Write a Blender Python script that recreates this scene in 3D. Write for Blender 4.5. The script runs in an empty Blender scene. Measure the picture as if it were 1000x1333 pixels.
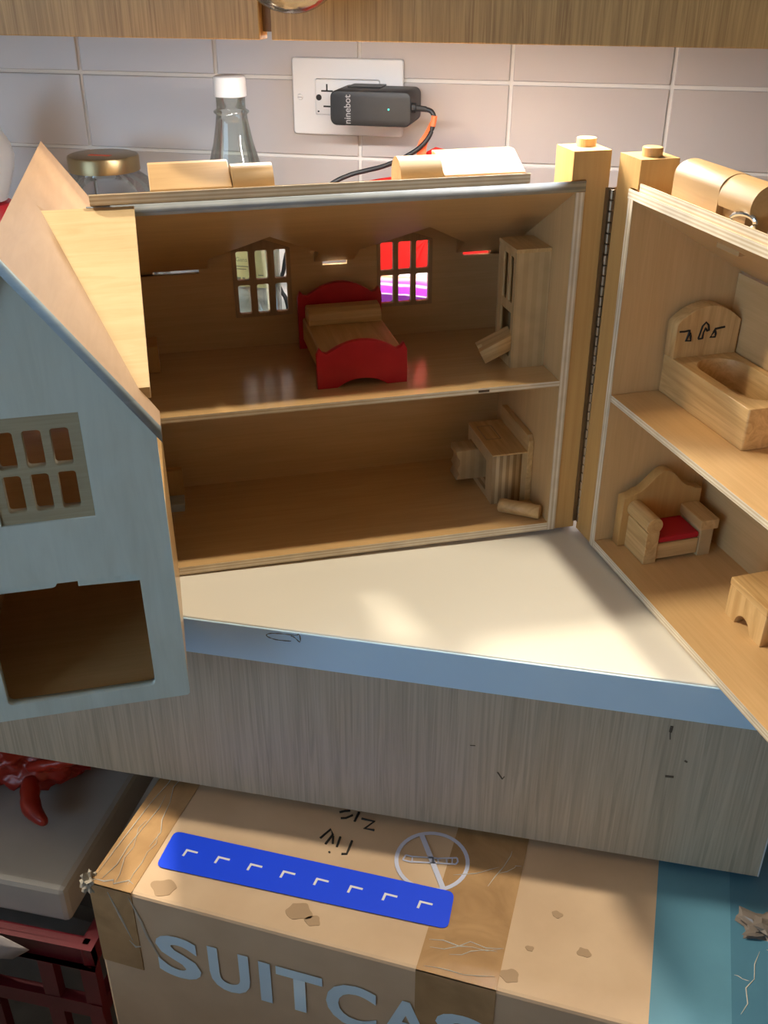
import bpy, bmesh, math, random
from mathutils import Matrix, Vector
random.seed(7)
sc = bpy.context.scene
COL = sc.collection

# ---------------------------------------------------------------- camera
F_PX, YAW, PITCH, ROLL = 1275.565, -0.2098304, 0.5068410, 0.0037185
CX, CY, CZ = 0.5649121, -1.0656318, 0.4305619
cy, sy, cp, sp = math.cos(YAW), math.sin(YAW), math.cos(PITCH), math.sin(PITCH)
fwd = Vector((sy*cp, cy*cp, -sp)); rgt = Vector((cy, -sy, 0)); upv = rgt.cross(fwd)
c_, s_ = math.cos(ROLL), math.sin(ROLL)
r2 = c_*rgt + s_*upv; u2 = -s_*rgt + c_*upv
cam_d = bpy.data.cameras.new('camera'); cam = bpy.data.objects.new('camera', cam_d); COL.objects.link(cam)
cam.matrix_world = Matrix(((r2.x, u2.x, -fwd.x, CX), (r2.y, u2.y, -fwd.y, CY), (r2.z, u2.z, -fwd.z, CZ), (0, 0, 0, 1)))
cam_d.sensor_fit = 'VERTICAL'; cam_d.sensor_height = 36.0
cam_d.lens = F_PX/1333.0*36.0
cam_d.clip_start = 0.02
sc.camera = cam

# ---------------------------------------------------------------- light
world = bpy.data.worlds.new('world'); sc.world = world; world.use_nodes = True
bgn = world.node_tree.nodes['Background']
bgn.inputs[0].default_value = (0.50, 0.74, 1.0, 1); bgn.inputs[1].default_value = 4.0   # daylight, enters by the window behind the camera on the left
def lamp(name, kind, loc, power, color, size=0.05, size_y=None, rot=(0, 0, 0)):
    d = bpy.data.lights.new(name, kind); d.energy = power; d.color = color
    if kind == 'AREA':
        d.size = size
        if size_y: d.shape = 'RECTANGLE'; d.size_y = size_y
    else: d.shadow_soft_size = size
    o = bpy.data.objects.new(name, d); COL.objects.link(o); o.location = loc; o.rotation_euler = rot
    return o
WARM = (1.0, 0.87, 0.66)
key = lamp('key_light', 'POINT', (0.72, -0.335, 1.35), 58, WARM, 0.03)
key2 = lamp('key_light', 'POINT', (-1.2, -0.31, 2.0), 255, WARM, 0.085)
under = lamp('under_light', 'AREA', (0.42, -0.27, 0.3885), 2.8, (1.0, 0.98, 0.96), 0.34, 0.02)
portal = lamp('window_portal', 'AREA', (-1.4, -3.2, 0.55), 1, (1, 1, 1), 2.0, 1.9, (-math.pi/2, 0, 0)); portal.data.cycles.is_portal = True
sc.view_settings.view_transform = 'Standard'; sc.view_settings.look = 'None'
sc.view_settings.gamma = 1.0; sc.view_settings.exposure = 0.0; sc.view_settings.use_curve_mapping = False

# ---------------------------------------------------------------- helpers: materials
def lin(r, g, b):
    f = lambda c: (c/255/12.92) if c/255 <= 0.04045 else ((c/255+0.055)/1.055)**2.4
    return (f(r), f(g), f(b), 1)
def base_mat(name, color=(0.5, 0.5, 0.5, 1), rough=0.5, **kw):
    m = bpy.data.materials.new(name); m.use_nodes = True
    b = m.node_tree.nodes['Principled BSDF']
    b.inputs['Base Color'].default_value = color; b.inputs['Roughness'].default_value = rough
    for k, v in kw.items(): b.inputs[k.replace('_', ' ')].default_value = v
    return m, m.node_tree, b
def plain(name, color, rough=0.5, **kw): return base_mat(name, color, rough, **kw)[0]
def ramp(nt, stops):
    r = nt.nodes.new('ShaderNodeValToRGB')
    while len(r.color_ramp.elements) < len(stops): r.color_ramp.elements.new(0.5)
    for e, (p, c) in zip(r.color_ramp.elements, stops): e.position = p; e.color = c
    return r
def wood(name, c1, c2, axis='X', fine=260, long=9, rough=0.42, dist=1.5, bump=0.05, band=None):
    m, nt, b = base_mat(name, c1, rough)
    N = nt.nodes; Lk = nt.links
    tc = N.new('ShaderNodeTexCoord'); mp = N.new('ShaderNodeMapping')
    s = [fine]*3; s['XYZ'.index(axis)] = long
    mp.inputs['Scale'].default_value = s
    Lk.new(tc.outputs['Object'], mp.inputs[0])
    n = N.new('ShaderNodeTexNoise'); n.inputs['Scale'].default_value = 1; n.inputs['Detail'].default_value = 6
    n.inputs['Distortion'].default_value = dist; n.inputs['Roughness'].default_value = 0.6
    Lk.new(mp.outputs[0], n.inputs[0])
    r = ramp(nt, [(0.32, c2), (0.62, c1)])
    Lk.new(n.outputs[0], r.inputs[0])
    # broad figure
    mp2 = N.new('ShaderNodeMapping'); s2 = [fine*0.12]*3; s2['XYZ'.index(axis)] = long*0.5
    mp2.inputs['Scale'].default_value = s2; Lk.new(tc.outputs['Object'], mp2.inputs[0])
    n2 = N.new('ShaderNodeTexNoise'); n2.inputs['Scale'].default_value = 1; n2.inputs['Detail'].default_value = 3
    n2.inputs['Distortion'].default_value = 2.0
    Lk.new(mp2.outputs[0], n2.inputs[0])
    mx = N.new('ShaderNodeMixRGB'); mx.blend_type = 'MULTIPLY'
    r2_ = ramp(nt, [(0.3, (0.88, 0.85, 0.81, 1)), (0.65, (1.03, 1.03, 1.03, 1))])
    Lk.new(n2.outputs[0], r2_.inputs[0]); mx.inputs[0].default_value = 0.6
    Lk.new(r.outputs[0], mx.inputs[1]); Lk.new(r2_.outputs[0], mx.inputs[2])
    Lk.new(mx.outputs[0], b.inputs['Base Color'])
    bp = N.new('ShaderNodeBump'); bp.inputs['Strength'].default_value = bump; bp.inputs['Distance'].default_value = 0.0006
    Lk.new(n.outputs[0], bp.inputs['Height']); Lk.new(bp.outputs[0], b.inputs['Normal'])
    return m
def ply(name, axis, period, ca, cb, rough=0.6):
    m, nt, b = base_mat(name, ca, rough)
    N = nt.nodes; Lk = nt.links
    tc = N.new('ShaderNodeTexCoord'); sep = N.new('ShaderNodeSeparateXYZ'); Lk.new(tc.outputs['Object'], sep.inputs[0])
    mu = N.new('ShaderNodeMath'); mu.operation = 'MULTIPLY'; mu.inputs[1].default_value = 2*math.pi/period
    Lk.new(sep.outputs['XYZ'.index(axis)], mu.inputs[0])
    si = N.new('ShaderNodeMath'); si.operation = 'SINE'; Lk.new(mu.outputs[0], si.inputs[0])
    ad = N.new('ShaderNodeMath'); ad.operation = 'MULTIPLY_ADD'; ad.inputs[1].default_value = 0.5; ad.inputs[2].default_value = 0.5
    Lk.new(si.outputs[0], ad.inputs[0])
    r = ramp(nt, [(0.35, ca), (0.65, cb)]); Lk.new(ad.outputs[0], r.inputs[0])
    n = N.new('ShaderNodeTexNoise'); n.inputs['Scale'].default_value = 60; Lk.new(tc.outputs['Object'], n.inputs[0])
    mx = N.new('ShaderNodeMixRGB'); mx.blend_type = 'MULTIPLY'; mx.inputs[0].default_value = 0.35
    Lk.new(r.outputs[0], mx.inputs[1]); Lk.new(n.outputs[0], mx.inputs[2]); Lk.new(mx.outputs[0], b.inputs['Base Color'])
    return m
def mottled(name, c1, c2, scale=30, rough=0.5, bump=0.0, lo=0.35, hi=0.65, detail=5, **kw):
    m, nt, b = base_mat(name, c1, rough, **kw)
    N = nt.nodes; Lk = nt.links
    tc = N.new('ShaderNodeTexCoord'); n = N.new('ShaderNodeTexNoise'); n.inputs['Scale'].default_value = scale; n.inputs['Detail'].default_value = detail
    Lk.new(tc.outputs['Object'], n.inputs[0])
    r = ramp(nt, [(lo, c2), (hi, c1)]); Lk.new(n.outputs[0], r.inputs[0]); Lk.new(r.outputs[0], b.inputs['Base Color'])
    if bump:
        bp = N.new('ShaderNodeBump'); bp.inputs['Strength'].default_value = bump; bp.inputs['Distance'].default_value = 0.001
        Lk.new(n.outputs[0], bp.inputs['Height']); Lk.new(bp.outputs[0], b.inputs['Normal'])
    return m
def clear(name, tint, gloss=0.05, rough=0.03):
    """thin clear glass or film: see-through with a glossy coat that strengthens at the rim"""
    m = bpy.data.materials.new(name); m.use_nodes = True; nt = m.node_tree; N = nt.nodes; Lk = nt.links
    N.remove(N['Principled BSDF']); out = N['Material Output']
    t = N.new('ShaderNodeBsdfTransparent'); t.inputs[0].default_value = tint
    g = N.new('ShaderNodeBsdfGlossy'); g.inputs['Roughness'].default_value = rough
    f = N.new('ShaderNodeLayerWeight'); f.inputs[0].default_value = 0.35
    a = N.new('ShaderNodeMath'); a.operation = 'MULTIPLY_ADD'; a.inputs[1].default_value = 0.75; a.inputs[2].default_value = gloss
    Lk.new(f.outputs['Fresnel'], a.inputs[0])
    mx = N.new('ShaderNodeMixShader'); Lk.new(a.outputs[0], mx.inputs[0]); Lk.new(t.outputs[0], mx.inputs[1]); Lk.new(g.outputs[0], mx.inputs[2])
    Lk.new(mx.outputs[0], out.inputs[0])
    return m

BI1, BI2 = (0.66, 0.435, 0.21, 1), (0.61, 0.39, 0.178, 1)
M = {}
for ax in 'XYZ': M['birch'+ax] = wood('birch_'+ax, BI1, BI2, ax, rough=0.30)
M['floor'] = wood('lacquered_birch_floor', BI1, BI2, 'X', rough=0.20, bump=0.12)
M['floor'].node_tree.nodes['Principled BSDF'].inputs['Coat Weight'].default_value = 1.0
M['floor'].node_tree.nodes['Principled BSDF'].inputs['Coat Roughness'].default_value = 0.20
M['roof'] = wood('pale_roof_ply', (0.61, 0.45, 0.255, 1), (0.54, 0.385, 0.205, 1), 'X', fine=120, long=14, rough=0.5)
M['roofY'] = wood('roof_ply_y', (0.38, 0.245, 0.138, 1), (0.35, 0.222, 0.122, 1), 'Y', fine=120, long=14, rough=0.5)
M['post'] = wood('honey_pine', (0.60, 0.36, 0.13, 1), (0.53, 0.30, 0.10, 1), 'Z', fine=110, long=5, rough=0.38)
for ax in 'XYZ': M['pine'+ax] = wood('pine_'+ax, (0.70, 0.47, 0.215, 1), (0.52, 0.31, 0.12, 1), ax, fine=85, long=6, rough=0.42, dist=2.5)
M['lampine'] = ply('striped_laminated_pine', 'X', 0.0085, (0.70, 0.49, 0.25, 1), (0.63, 0.43, 0.21, 1))
M['lampine2'] = ply('striped_laminated_pine_narrow', 'X', 0.0062, (0.74, 0.54, 0.29, 1), (0.46, 0.29, 0.13, 1))
M['lampineY'] = ply('striped_laminated_pine_y', 'Y', 0.010, (0.68, 0.47, 0.23, 1), (0.52, 0.33, 0.14, 1))
M['block'] = wood('block_pine', (0.42, 0.27, 0.125, 1), (0.38, 0.235, 0.105, 1), 'X', fine=160, long=10, rough=0.45)
PA, PB = (0.88, 0.77, 0.60, 1), (0.70, 0.55, 0.36, 1)
M['plyZ'] = ply('ply_edge_z', 'Z', 0.0025, PA, PB); M['plyX'] = ply('ply_edge_x', 'X', 0.0034, PA, PB)
BL1, BL2 = (0.62, 0.69, 0.64, 1), (0.58, 0.65, 0.605, 1)
M['blue'] = wood('blue_stain', BL1, BL2, 'Z', fine=130, long=12, rough=0.5, bump=0.03)
M['blue2'] = wood('blue_roof_edge', (0.42, 0.50, 0.55, 1), (0.34, 0.42, 0.47, 1), 'X', fine=130, long=12, rough=0.5)
M['blue_edge'] = ply('blue_grey_ply_edge', 'Z', 0.0042, (0.50, 0.54, 0.57, 1), (0.36, 0.40, 0.44, 1))  # blue grey bands for the left main roof's front edge
M['tanwin'] = wood('tan_window', (0.42, 0.37, 0.25, 1), (0.36, 0.31, 0.20, 1), 'X', rough=0.5)
M['darkwin'] = wood('brown_window', (0.46, 0.31, 0.17, 1), (0.38, 0.25, 0.13, 1), 'Z', rough=0.45)
M['red'] = mottled('red_paint', (0.56, 0.012, 0.022, 1), (0.47, 0.008, 0.016, 1), 40, 0.4)
M['redcush'] = plain('red_cushion', (0.50, 0.008, 0.02, 1), 0.6)
M['steel'] = plain('hinge_steel', (0.30, 0.23, 0.16, 1), 0.36, Metallic=1.0)
M['chrome'] = plain('chrome', (0.8, 0.8, 0.82, 1), 0.12, Metallic=1.0)
M['ink'] = plain('black_ink', (0.012, 0.010, 0.009, 1), 0.6)
M['dark'] = plain('dark_slot', (0.07, 0.04, 0.02, 1), 0.8)

# ---------------------------------------------------------------- helpers: meshes
class MB:
    def __init__(s): s.v = []; s.f = []; s.m = []
    def add(s, vs, fs, mat=0):
        n = len(s.v); s.v += [tuple(p) for p in vs]
        for f in fs: s.f.append(tuple(i+n for i in f)); s.m.append(mat)
    def box(s, x0, x1, y0, y1, z0, z1, mat=0, front=None):
        vs = [(x0, y0, z0), (x1, y0, z0), (x1, y1, z0), (x0, y1, z0), (x0, y0, z1), (x1, y0, z1), (x1, y1, z1), (x0, y1, z1)]
        s.add(vs, [(3, 2, 1, 0), (4, 5, 6, 7), (1, 2, 6, 5), (2, 3, 7, 6), (3, 0, 4, 7)], mat)
        s.add(vs, [(0, 1, 5, 4)], mat if front is None else front)
        return s
    def prism(s, poly, fn, d0, d1, mat=0, cap=None):
        """poly in 2D; fn(a,b,d) -> xyz; a convex or simple outline extruded from d0 to d1"""
        n = len(poly)
        vs = [fn(a, b, d0) for a, b in poly]+[fn(a, b, d1) for a, b in poly]
        s.add(vs, [(i, (i+1) % n, (i+1) % n+n, i+n) for i in range(n)], mat)
        s.add(vs, [tuple(range(n))[::-1], tuple(range(n, 2*n))], mat if cap is None else cap)
        return s
    def lathe(s, prof, c=(0, 0, 0), n=32, axis='Z', mat=0):
        vs = []; k = len(prof)
        for i in range(n):
            a = 2*math.pi*i/n
            for r, h in prof:
                p = (r*math.cos(a), r*math.sin(a), h)
                if axis == 'X': p = (p[2], p[0], p[1])
                if axis == 'Y': p = (p[0], p[2], p[1])
                vs.append((p[0]+c[0], p[1]+c[1], p[2]+c[2]))
        fs = [(i*k+j, ((i+1) % n)*k+j, ((i+1) % n)*k+j+1, i*k+j+1) for i in range(n) for j in range(k-1)]
        s.add(vs, fs, mat); return s
    def cyl(s, r, h0, h1, c=(0, 0, 0), n=24, axis='Z', mat=0):
        return s.lathe([(0.0, h0), (r, h0), (r, h1), (0.0, h1)], c, n, axis, mat)
    def tube(s, pts, r, n=8, mat=0):
        pts = [Vector(p) for p in pts]; vs = []
        for i, p in enumerate(pts):
            t = (pts[min(i+1, len(pts)-1)]-pts[max(i-1, 0)]).normalized()
            a = t.cross(Vector((0.31, 0.17, 0.93))).normalized(); b = t.cross(a)
            rr = r[i] if isinstance(r, (list, tuple)) else r
            for k in range(n):
                q = p+rr*(math.cos(2*math.pi*k/n)*a+math.sin(2*math.pi*k/n)*b); vs.append(tuple(q))
        fs = [(i*n+k, i*n+(k+1) % n, (i+1)*n+(k+1) % n, (i+1)*n+k) for i in range(len(pts)-1) for k in range(n)]
        fs += [tuple(range(n))[::-1], tuple(range((len(pts)-1)*n, len(pts)*n))]
        s.add(vs, fs, mat); return s
    def mesh(s, name, smooth=False):
        me = bpy.data.meshes.new(name); me.from_pydata(s.v, [], s.f); me.update()
        me.polygons.foreach_set('material_index', s.m)
        bm = bmesh.new(); bm.from_mesh(me); bmesh.ops.remove_doubles(bm, verts=bm.verts, dist=1e-6)
        bmesh.ops.recalc_face_normals(bm, faces=bm.faces); bm.to_mesh(me); bm.free()
        if smooth: me.polygons.foreach_set('use_smooth', [True]*len(me.polygons))
        me.update(); return me
def catmull(pts, k=6):
    P = [Vector(p) for p in pts]; out = []
    for i in range(len(P)-1):
        p0, p1, p2, p3 = P[max(i-1, 0)], P[i], P[i+1], P[min(i+2, len(P)-1)]
        for j in range(k):
            t = j/k
            out.append(0.5*((2*p1)+(p2-p0)*t+(2*p0-5*p1+4*p2-p3)*t*t+(3*p1-p0-3*p2+p3)*t**3))
    out.append(P[-1]); return out
def rrect(x0, x1, y0, y1, r, n=5):
    o = []
    for cx, cy_, a0 in ((x1-r, y1-r, 0), (x0+r, y1-r, 90), (x0+r, y0+r, 180), (x1-r, y0+r, 270)):
        for i in range(n+1):
            a = math.radians(a0+90*i/n); o.append((cx+r*math.cos(a), cy_+r*math.sin(a)))
    return o
_dg = None
def plate(outer, holes, depth, bevel=0.0, fn=None):
    """outline with holes, extruded over 0..depth; fn(a,b,d) -> xyz"""
    cu = bpy.data.curves.new('tmp', 'CURVE'); cu.dimensions = '2D'; cu.fill_mode = 'BOTH'
    cu.extrude = depth/2-bevel; cu.bevel_depth = bevel; cu.bevel_resolution = 1
    if bevel: cu.offset = -bevel
    for loop in [outer]+list(holes):
        sp_ = cu.splines.new('POLY'); sp_.points.add(len(loop)-1); sp_.use_cyclic_u = True
        for p, (a, b) in zip(sp_.points, loop): p.co = (a*100, b*100, 0, 1)
    cu.extrude *= 100; cu.bevel_depth *= 100
    if bevel: cu.offset *= 100
    o = bpy.data.objects.new('tmp', cu); COL.objects.link(o)
    dg = bpy.context.evaluated_depsgraph_get(); dg.update()
    me = bpy.data.meshes.new_from_object(o.evaluated_get(dg), depsgraph=dg)
    bpy.data.objects.remove(o); bpy.data.curves.remove(cu)
    for v in me.vertices:
        a, b, d = v.co.x/100, v.co.y/100, v.co.z/100+depth/2
        v.co = fn(a, b, d) if fn else (a, b, d)
    bm = bmesh.new(); bm.from_mesh(me); bmesh.ops.remove_doubles(bm, verts=bm.verts, dist=1e-6)
    bmesh.ops.recalc_face_normals(bm, faces=bm.faces); bm.to_mesh(me); bm.free()
    me.materials.clear(); me.update(); return me
XZ = lambda y0: (lambda a, b, d: (a, y0+d, b))        # outline in X-Z, thickness back along Y
YZ = lambda x0: (lambda a, b, d: (x0+d, a, b))
XY = lambda z0: (lambda a, b, d: (a, b, z0+d))
def obj(name, me, mats, parent=None, label=None, bev=0.0, base=None, kind=None, smooth=None):
    if isinstance(me, MB): me = me.mesh(name)
    me.name = name
    if base is not None: me.transform(Matrix.Translation(-Vector(base)))
    if len(me.materials): me.materials.clear()
    for m in (mats if isinstance(mats, (list, tuple)) else [mats]): me.materials.append(m)
    o = bpy.data.objects.new(name, me); COL.objects.link(o)
    if parent: o.parent = parent
    if label: o['label'] = label
    if kind: o['kind'] = kind
    if bev:
        b = o.modifiers.new('bevel', 'BEVEL'); b.width = bev; b.segments = 2; b.limit_method = 'ANGLE'; b.angle_limit = math.radians(40)
    if smooth:
        me.polygons.foreach_set('use_smooth', [True]*len(me.polygons))
    return o
def autosmooth(o, ang=40):
    me = o.data; bm = bmesh.new(); bm.from_mesh(me)
    for f in bm.faces: f.smooth = True
    for e in bm.edges:
        if len(e.link_faces) == 2 and e.calc_face_angle(0) > math.radians(ang): e.smooth = False
    bm.to_mesh(me); bm.free(); return o
def tag(o, label, cat, group=None):
    o['label'] = label; o['category'] = cat
    if group: o['group'] = group
    return o
def thing(name, label, cat, mat=None, group=None):
    o = bpy.data.objects.new(name, None); COL.objects.link(o); o.empty_display_size = 0.02
    if mat is not None: o.matrix_world = mat
    return tag(o, label, cat, group)
def struct(name, me, mats, parent=None):
    o = obj(name, me, mats, parent)
    if parent is None: o['kind'] = 'structure'
    return o

# ================================================================ SETTING
TP, TQ, TZ = 0.1554, 0.07727, 0.3305        # tile pitch and the height of one joint
m_grout = plain('grout', lin(228, 222, 214), 0.8)
m_tile = mottled('glazed_tile', (0.53, 0.48, 0.455, 1), (0.50, 0.45, 0.425, 1), 6, 0.28)
wall = struct('wall_back', MB().box(-2.6, 3.0, 0.0015, 0.10, -0.9, 2.4), m_grout)
tile_me = None
for i in range(-3, 8):
    for k in range(-1, 5):
        x0, z1 = i*TP+0.0018, TZ-k*TQ-0.0018
        if tile_me is None:
            tile_me = MB().box(0, TP-0.0036, -0.0012, 0.0016, -(TQ-0.0036), 0).mesh('tile')
            t = obj('tile', tile_me, m_tile, wall); b = t.modifiers.new('bevel', 'BEVEL'); b.width = 0.0009; b.segments = 2
        else:
            t = t.copy(); COL.objects.link(t)
        t.location = (x0, 0, z1)
m_wallp = plain('painted_wall', lin(112, 110, 108), 0.9)
struct('wall_left', MB().box(-2.7, -2.6, -3.2, 0.1, -0.9, 2.4), m_wallp)
struct('wall_front', plate([(-2.7, -0.9), (3.1, -0.9), (3.1, 2.4), (-2.7, 2.4)], [[(-2.4, -0.4), (-0.4, -0.4), (-0.4, 1.5), (-2.4, 1.5)]], 0.1, 0, XZ(-3.3)), m_wallp)
struct('wall_added_shade', MB().box(-2.6, 3.0, -1.36, -1.22, -0.9, -0.05), plain('shade_wall_dark', (0.05, 0.05, 0.055, 1), 0.6))  # added low wall, unseen behind the camera, keeps daylight off the box front
struct('wall_right', MB().box(3.0, 3.1, -3.2, 0.1, -0.9, 2.4), m_wallp)
struct('ceiling', MB().box(-2.7, 3.1, -3.2, 0.1, 2.4, 2.5), m_wallp)
struct('floor', MB().box(-2.7, 3.1, -3.2, 0.1, -1.0, -0.9), mottled('floor_stone', lin(84, 82, 82), lin(72, 70, 70), 8, 0.6))

# upper cupboards
m_oak = wood('oak_veneer', lin(190, 152, 98), lin(152, 115, 68), 'Z', fine=330, long=9, rough=0.5)
m_carc = plain('cupboard_side', lin(150, 128, 104), 0.6)
def cupboard(name, x0, x1, lab):
    t = thing(name, lab, 'cupboard', Matrix.Translation((x0, 0, 0.3855)))
    B = (x0, 0, 0.3855)
    obj('body', MB().box(x0+0.001, x1-0.001, -0.3118, -0.0015, 0.397, 0.80), m_carc, t, base=B)
    obj('door', MB().box(x0, x1, -0.33, -0.312, 0.3855, 0.80), m_oak, t, base=B, bev=0.0008)
    return t
cupboard('wall_cupboard', -0.55, 0.3168, 'oak veneer wall cupboard on the left above the tiles and glass jar')
cupboard('wall_cupboard', 0.3255, 1.25, 'oak veneer wall cupboard on the right above the power socket')
tag(obj('filler_strip', MB().box(0.3170, 0.3253, -0.322, -0.0015, 0.3905, 0.80), plain('filler', lin(120, 88, 55), 0.6)),
    'narrow brown filler strip in the gap between the two wall cupboards', 'strip')
# lamp bar under the right cupboard
lb = thing('under_cupboard_lamp', 'slim light bar fixed under the wall cupboards', 'lamp', Matrix.Translation((0.42, -0.27, 0.397)))
obj('housing', MB().box(-0.22, 0.22, -0.015, 0.015, -0.008, 0), plain('lamp_white', (0.8, 0.8, 0.8, 1), 0.5), lb)
under.parent = lb; under.location = (0, 0, -0.0085)

# countertop and its apron panel
m_top = mottled('white_quartz', (0.77, 0.745, 0.68, 1), (0.74, 0.715, 0.645, 1), 5, 0.42)
m_edge = mottled('edge_daylight_blue', (0.58, 0.80, 1.0, 1), (0.54, 0.76, 0.97, 1), 14, 0.35)  # blue of the daylight put into the edge's base colour
ct = thing('countertop', 'white countertop slab with its front edge tinted daylight blue under the wooden dollhouse', 'countertop', Matrix.Translation((0.3, -0.25, 0)))
B = (0.3, -0.25, 0)
obj('slab', MB().box(-0.9, 0.757, -0.4985, -0.0015, -0.033, 0.0), m_top, ct, base=B, bev=0.0012)
obj('front_edge', MB().box(-0.9, 0.757, -0.500, -0.4983, -0.033, -0.0012), m_edge, ct, 'front edge tinted daylight blue', base=B, bev=0.0007)
chip = catmull([(0.3740, -0.5001, -0.0092), (0.3640, -0.5001, -0.0098), (0.3575, -0.5001, -0.0088), (0.3547, -0.5001, -0.0068), (0.3580, -0.5001, -0.0046), (0.3660, -0.5001, -0.0036), (0.3770, -0.5001, -0.0034), (0.3805, -0.5001, -0.0022), (0.3808, -0.5001, -0.0090), (0.3765, -0.5001, -0.0052), (0.3740, -0.5001, -0.0046)], 4)
rc = [0.00018+0.0003*abs(math.sin(i*0.9)) for i in range(len(chip))]
obj('chip', MB().tube(chip, rc, 5), plain('chip_grey', (0.10, 0.10, 0.11, 1), 0.7), ct, 'dark outline of a small chip', base=B)
m_lam = wood('grey_oak_laminate', (0.54, 0.465, 0.355, 1), (0.385, 0.33, 0.25, 1), 'Z', fine=260, long=6, rough=0.5)
ap = thing('apron_panel', 'grey oak laminate panel hanging below the countertop edge', 'panel', Matrix.Translation((0.3, -0.49, -0.033)))
B = (0.3, -0.49, -0.033)
obj('panel', MB().box(-0.9, 0.7388, -0.490, -0.472, -0.1835, -0.0335), m_lam, ap, base=B)
obj('edge_band', MB().box(0.7388, 0.7398, -0.4902, -0.472, -0.1835, -0.0335), plain('edge_white', (0.6, 0.66, 0.72, 1), 0.4), ap, 'pale edge strip', base=B)
m_scuff = plain('scuff', (0.11, 0.085, 0.06, 1), 0.8)
for a, b, r in (((0.5337, -0.1171), (0.5377, -0.1235), 0.0006), ((0.5377, -0.1235), (0.5392, -0.1205), 0.0004), ((0.6556, -0.0474), (0.6553, -0.0530), 0.0011), ((0.6553, -0.054), (0.6560, -0.0600), 0.0004),
                ((0.6575, -0.0955), (0.6635, -0.0950), 0.001), ((0.6690, -0.0778), (0.6708, -0.0790), 0.0008), ((0.5110, -0.094), (0.5150, -0.0935), 0.0004)):
    obj('scuff_mark', MB().tube([(a[0], -0.4901, a[1]), (b[0], -0.4901, b[1])], r, 6), m_scuff, ap, base=B)

# ================================================================ DOLLHOUSE
def frame(o, u, y, n):
    return Matrix(((u[0], y[0], n[0], o[0]), (u[1], y[1], n[1], o[1]), (u[2], y[2], n[2], o[2]), (0, 0, 0, 1)))
ML = frame((0.2652131, -0.4483070, 0.0016), (0.90608, 0.42299, 0.009547), (-0.423008, 0.906126, 0), (-0.0086505, -0.0040383, 0.9999544))
MR = frame((0.5857621, -0.3286835, 0.0042), (0.474505, -0.880144, -0.0138551), (0.880228, 0.474551, 0), (0.006575, -0.0121957, 0.999904))
house = thing('dollhouse', 'open hinged wooden dollhouse with a blue gable wing standing on the countertop', 'dollhouse', ML)
RM = ML.inverted() @ MR
def hl(name, me, mats, label=None, bev=0.0): return obj(name, me, mats, house, label, bev)
def hr(name, me, mats, label=None, bev=0.0):
    o = obj(name, me, mats, house, label, bev); o.matrix_local = RM; return o
F1, F2 = 0.007, 0.1375
RZ = lambda y: 0.2838-0.54*y          # underside of the left main roof
# --- left half, main room
hl('floor_board', MB().box(0, 0.314, 0.0, 0.141, 0.0, F1, 0, 1), [M['floor'], M['plyZ']])
hl('floor_board', MB().box(-0.006, 0.314, 0.0, 0.141, F2-0.0045, F2, 0, 1), [M['floor'], M['plyZ']])
hl('end_wall', MB().prism([(0, 0), (0.147, 0), (0.147, RZ(0.147)), (0, RZ(0))], YZ(0.314), 0, 0.007, 0).box(0.314, 0.321, -0.0004, 0.0002, 0, 0.2835, 1), [M['birchZ'], M['plyX']])
def gable_back():
    out = [(-0.139, 0), (0.321, 0), (0.321, 0.2045), (0.274, 0.2045), (0.274, 0.2235), (0.222, 0.2555), (0.170, 0.2235), (0.170, 0.2045), (0.1485, 0.2045), (0.1485, 0.2235), (0.0965, 0.2555), (0.044, 0.2235), (0.044, 0.2045), (-0.139, 0.2045)]
    holes = []
    for x0, x1 in ((0.0716, 0.1212), (0.1962, 0.2462)):
        c = (x0+x1)/2
        holes.append([(x0, 0.1638), (x1, 0.1638), (x1, 0.2215), (c, 0.2305), (x0, 0.2215)])
    holes.append([(-0.125, 0.142), (-0.022, 0.142), (-0.022, 0.198), (-0.125, 0.198)])  # unseen rear opening added to let light into the wing upstairs
    return plate(out, holes, 0.006, 0, XZ(0.141))
hl('back_wall', gable_back(), M['birchX'])
for x0, x1, pw in ((0.0716, 0.1212, 0.0105), (0.1962, 0.2462, 0.0120)):
    e = 0.0003; c = (x0+x1)/2
    out = [(x0+e, 0.1641), (x1-e, 0.1641), (x1-e, 0.2213), (c, 0.2303), (x0+e, 0.2213)]
    hs = [rrect(cx-pw/2, cx+pw/2, z0, z1, 0.0018) for cx in (c-0.0159, c, c+0.0159) for z0, z1 in ((0.1668, 0.1922), (0.1958, 0.2208))]
    hl('window_frame', plate(out, hs, 0.0062, 0, XZ(0.1404)), M['darkwin'], 'brown wooden window frame with six openings')
# main roof board, notched for the two dormers and the light slots
rp = [(-0.03, 0), (0.3215, 0), (0.3215, 0.150)]
def notch(c, h, s0, s1): return [(s1, 0.150), (s1, 0.1399), (c+h, 0.1399), (c+h, 0.112), (c, 0.062), (c-h, 0.112), (c-h, 0.1399), (s0, 0.1399), (s0, 0.150)]
rp += notch(0.2215, 0.046, 0.179, 0.300)[0:7]+[(0.172, 0.1399), (0.172, 0.1399)]
rp += notch(0.0962, 0.045, 0.006, 0.172)[2:]+[(-0.03, 0.150)]
pp = [];
for p in rp:
    if not pp or (abs(p[0]-pp[-1][0])+abs(p[1]-pp[-1][1])) > 1e-6: pp.append(p)
me = plate(pp, [], 0.0078, 0, lambda a, b, d: (a, b, RZ(b)+d))
o = hl('roof_board', me, [M['birchX'], M['blue_edge']])
for p in o.data.polygons:
    if p.normal.y < -0.9: p.material_index = 1
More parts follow.
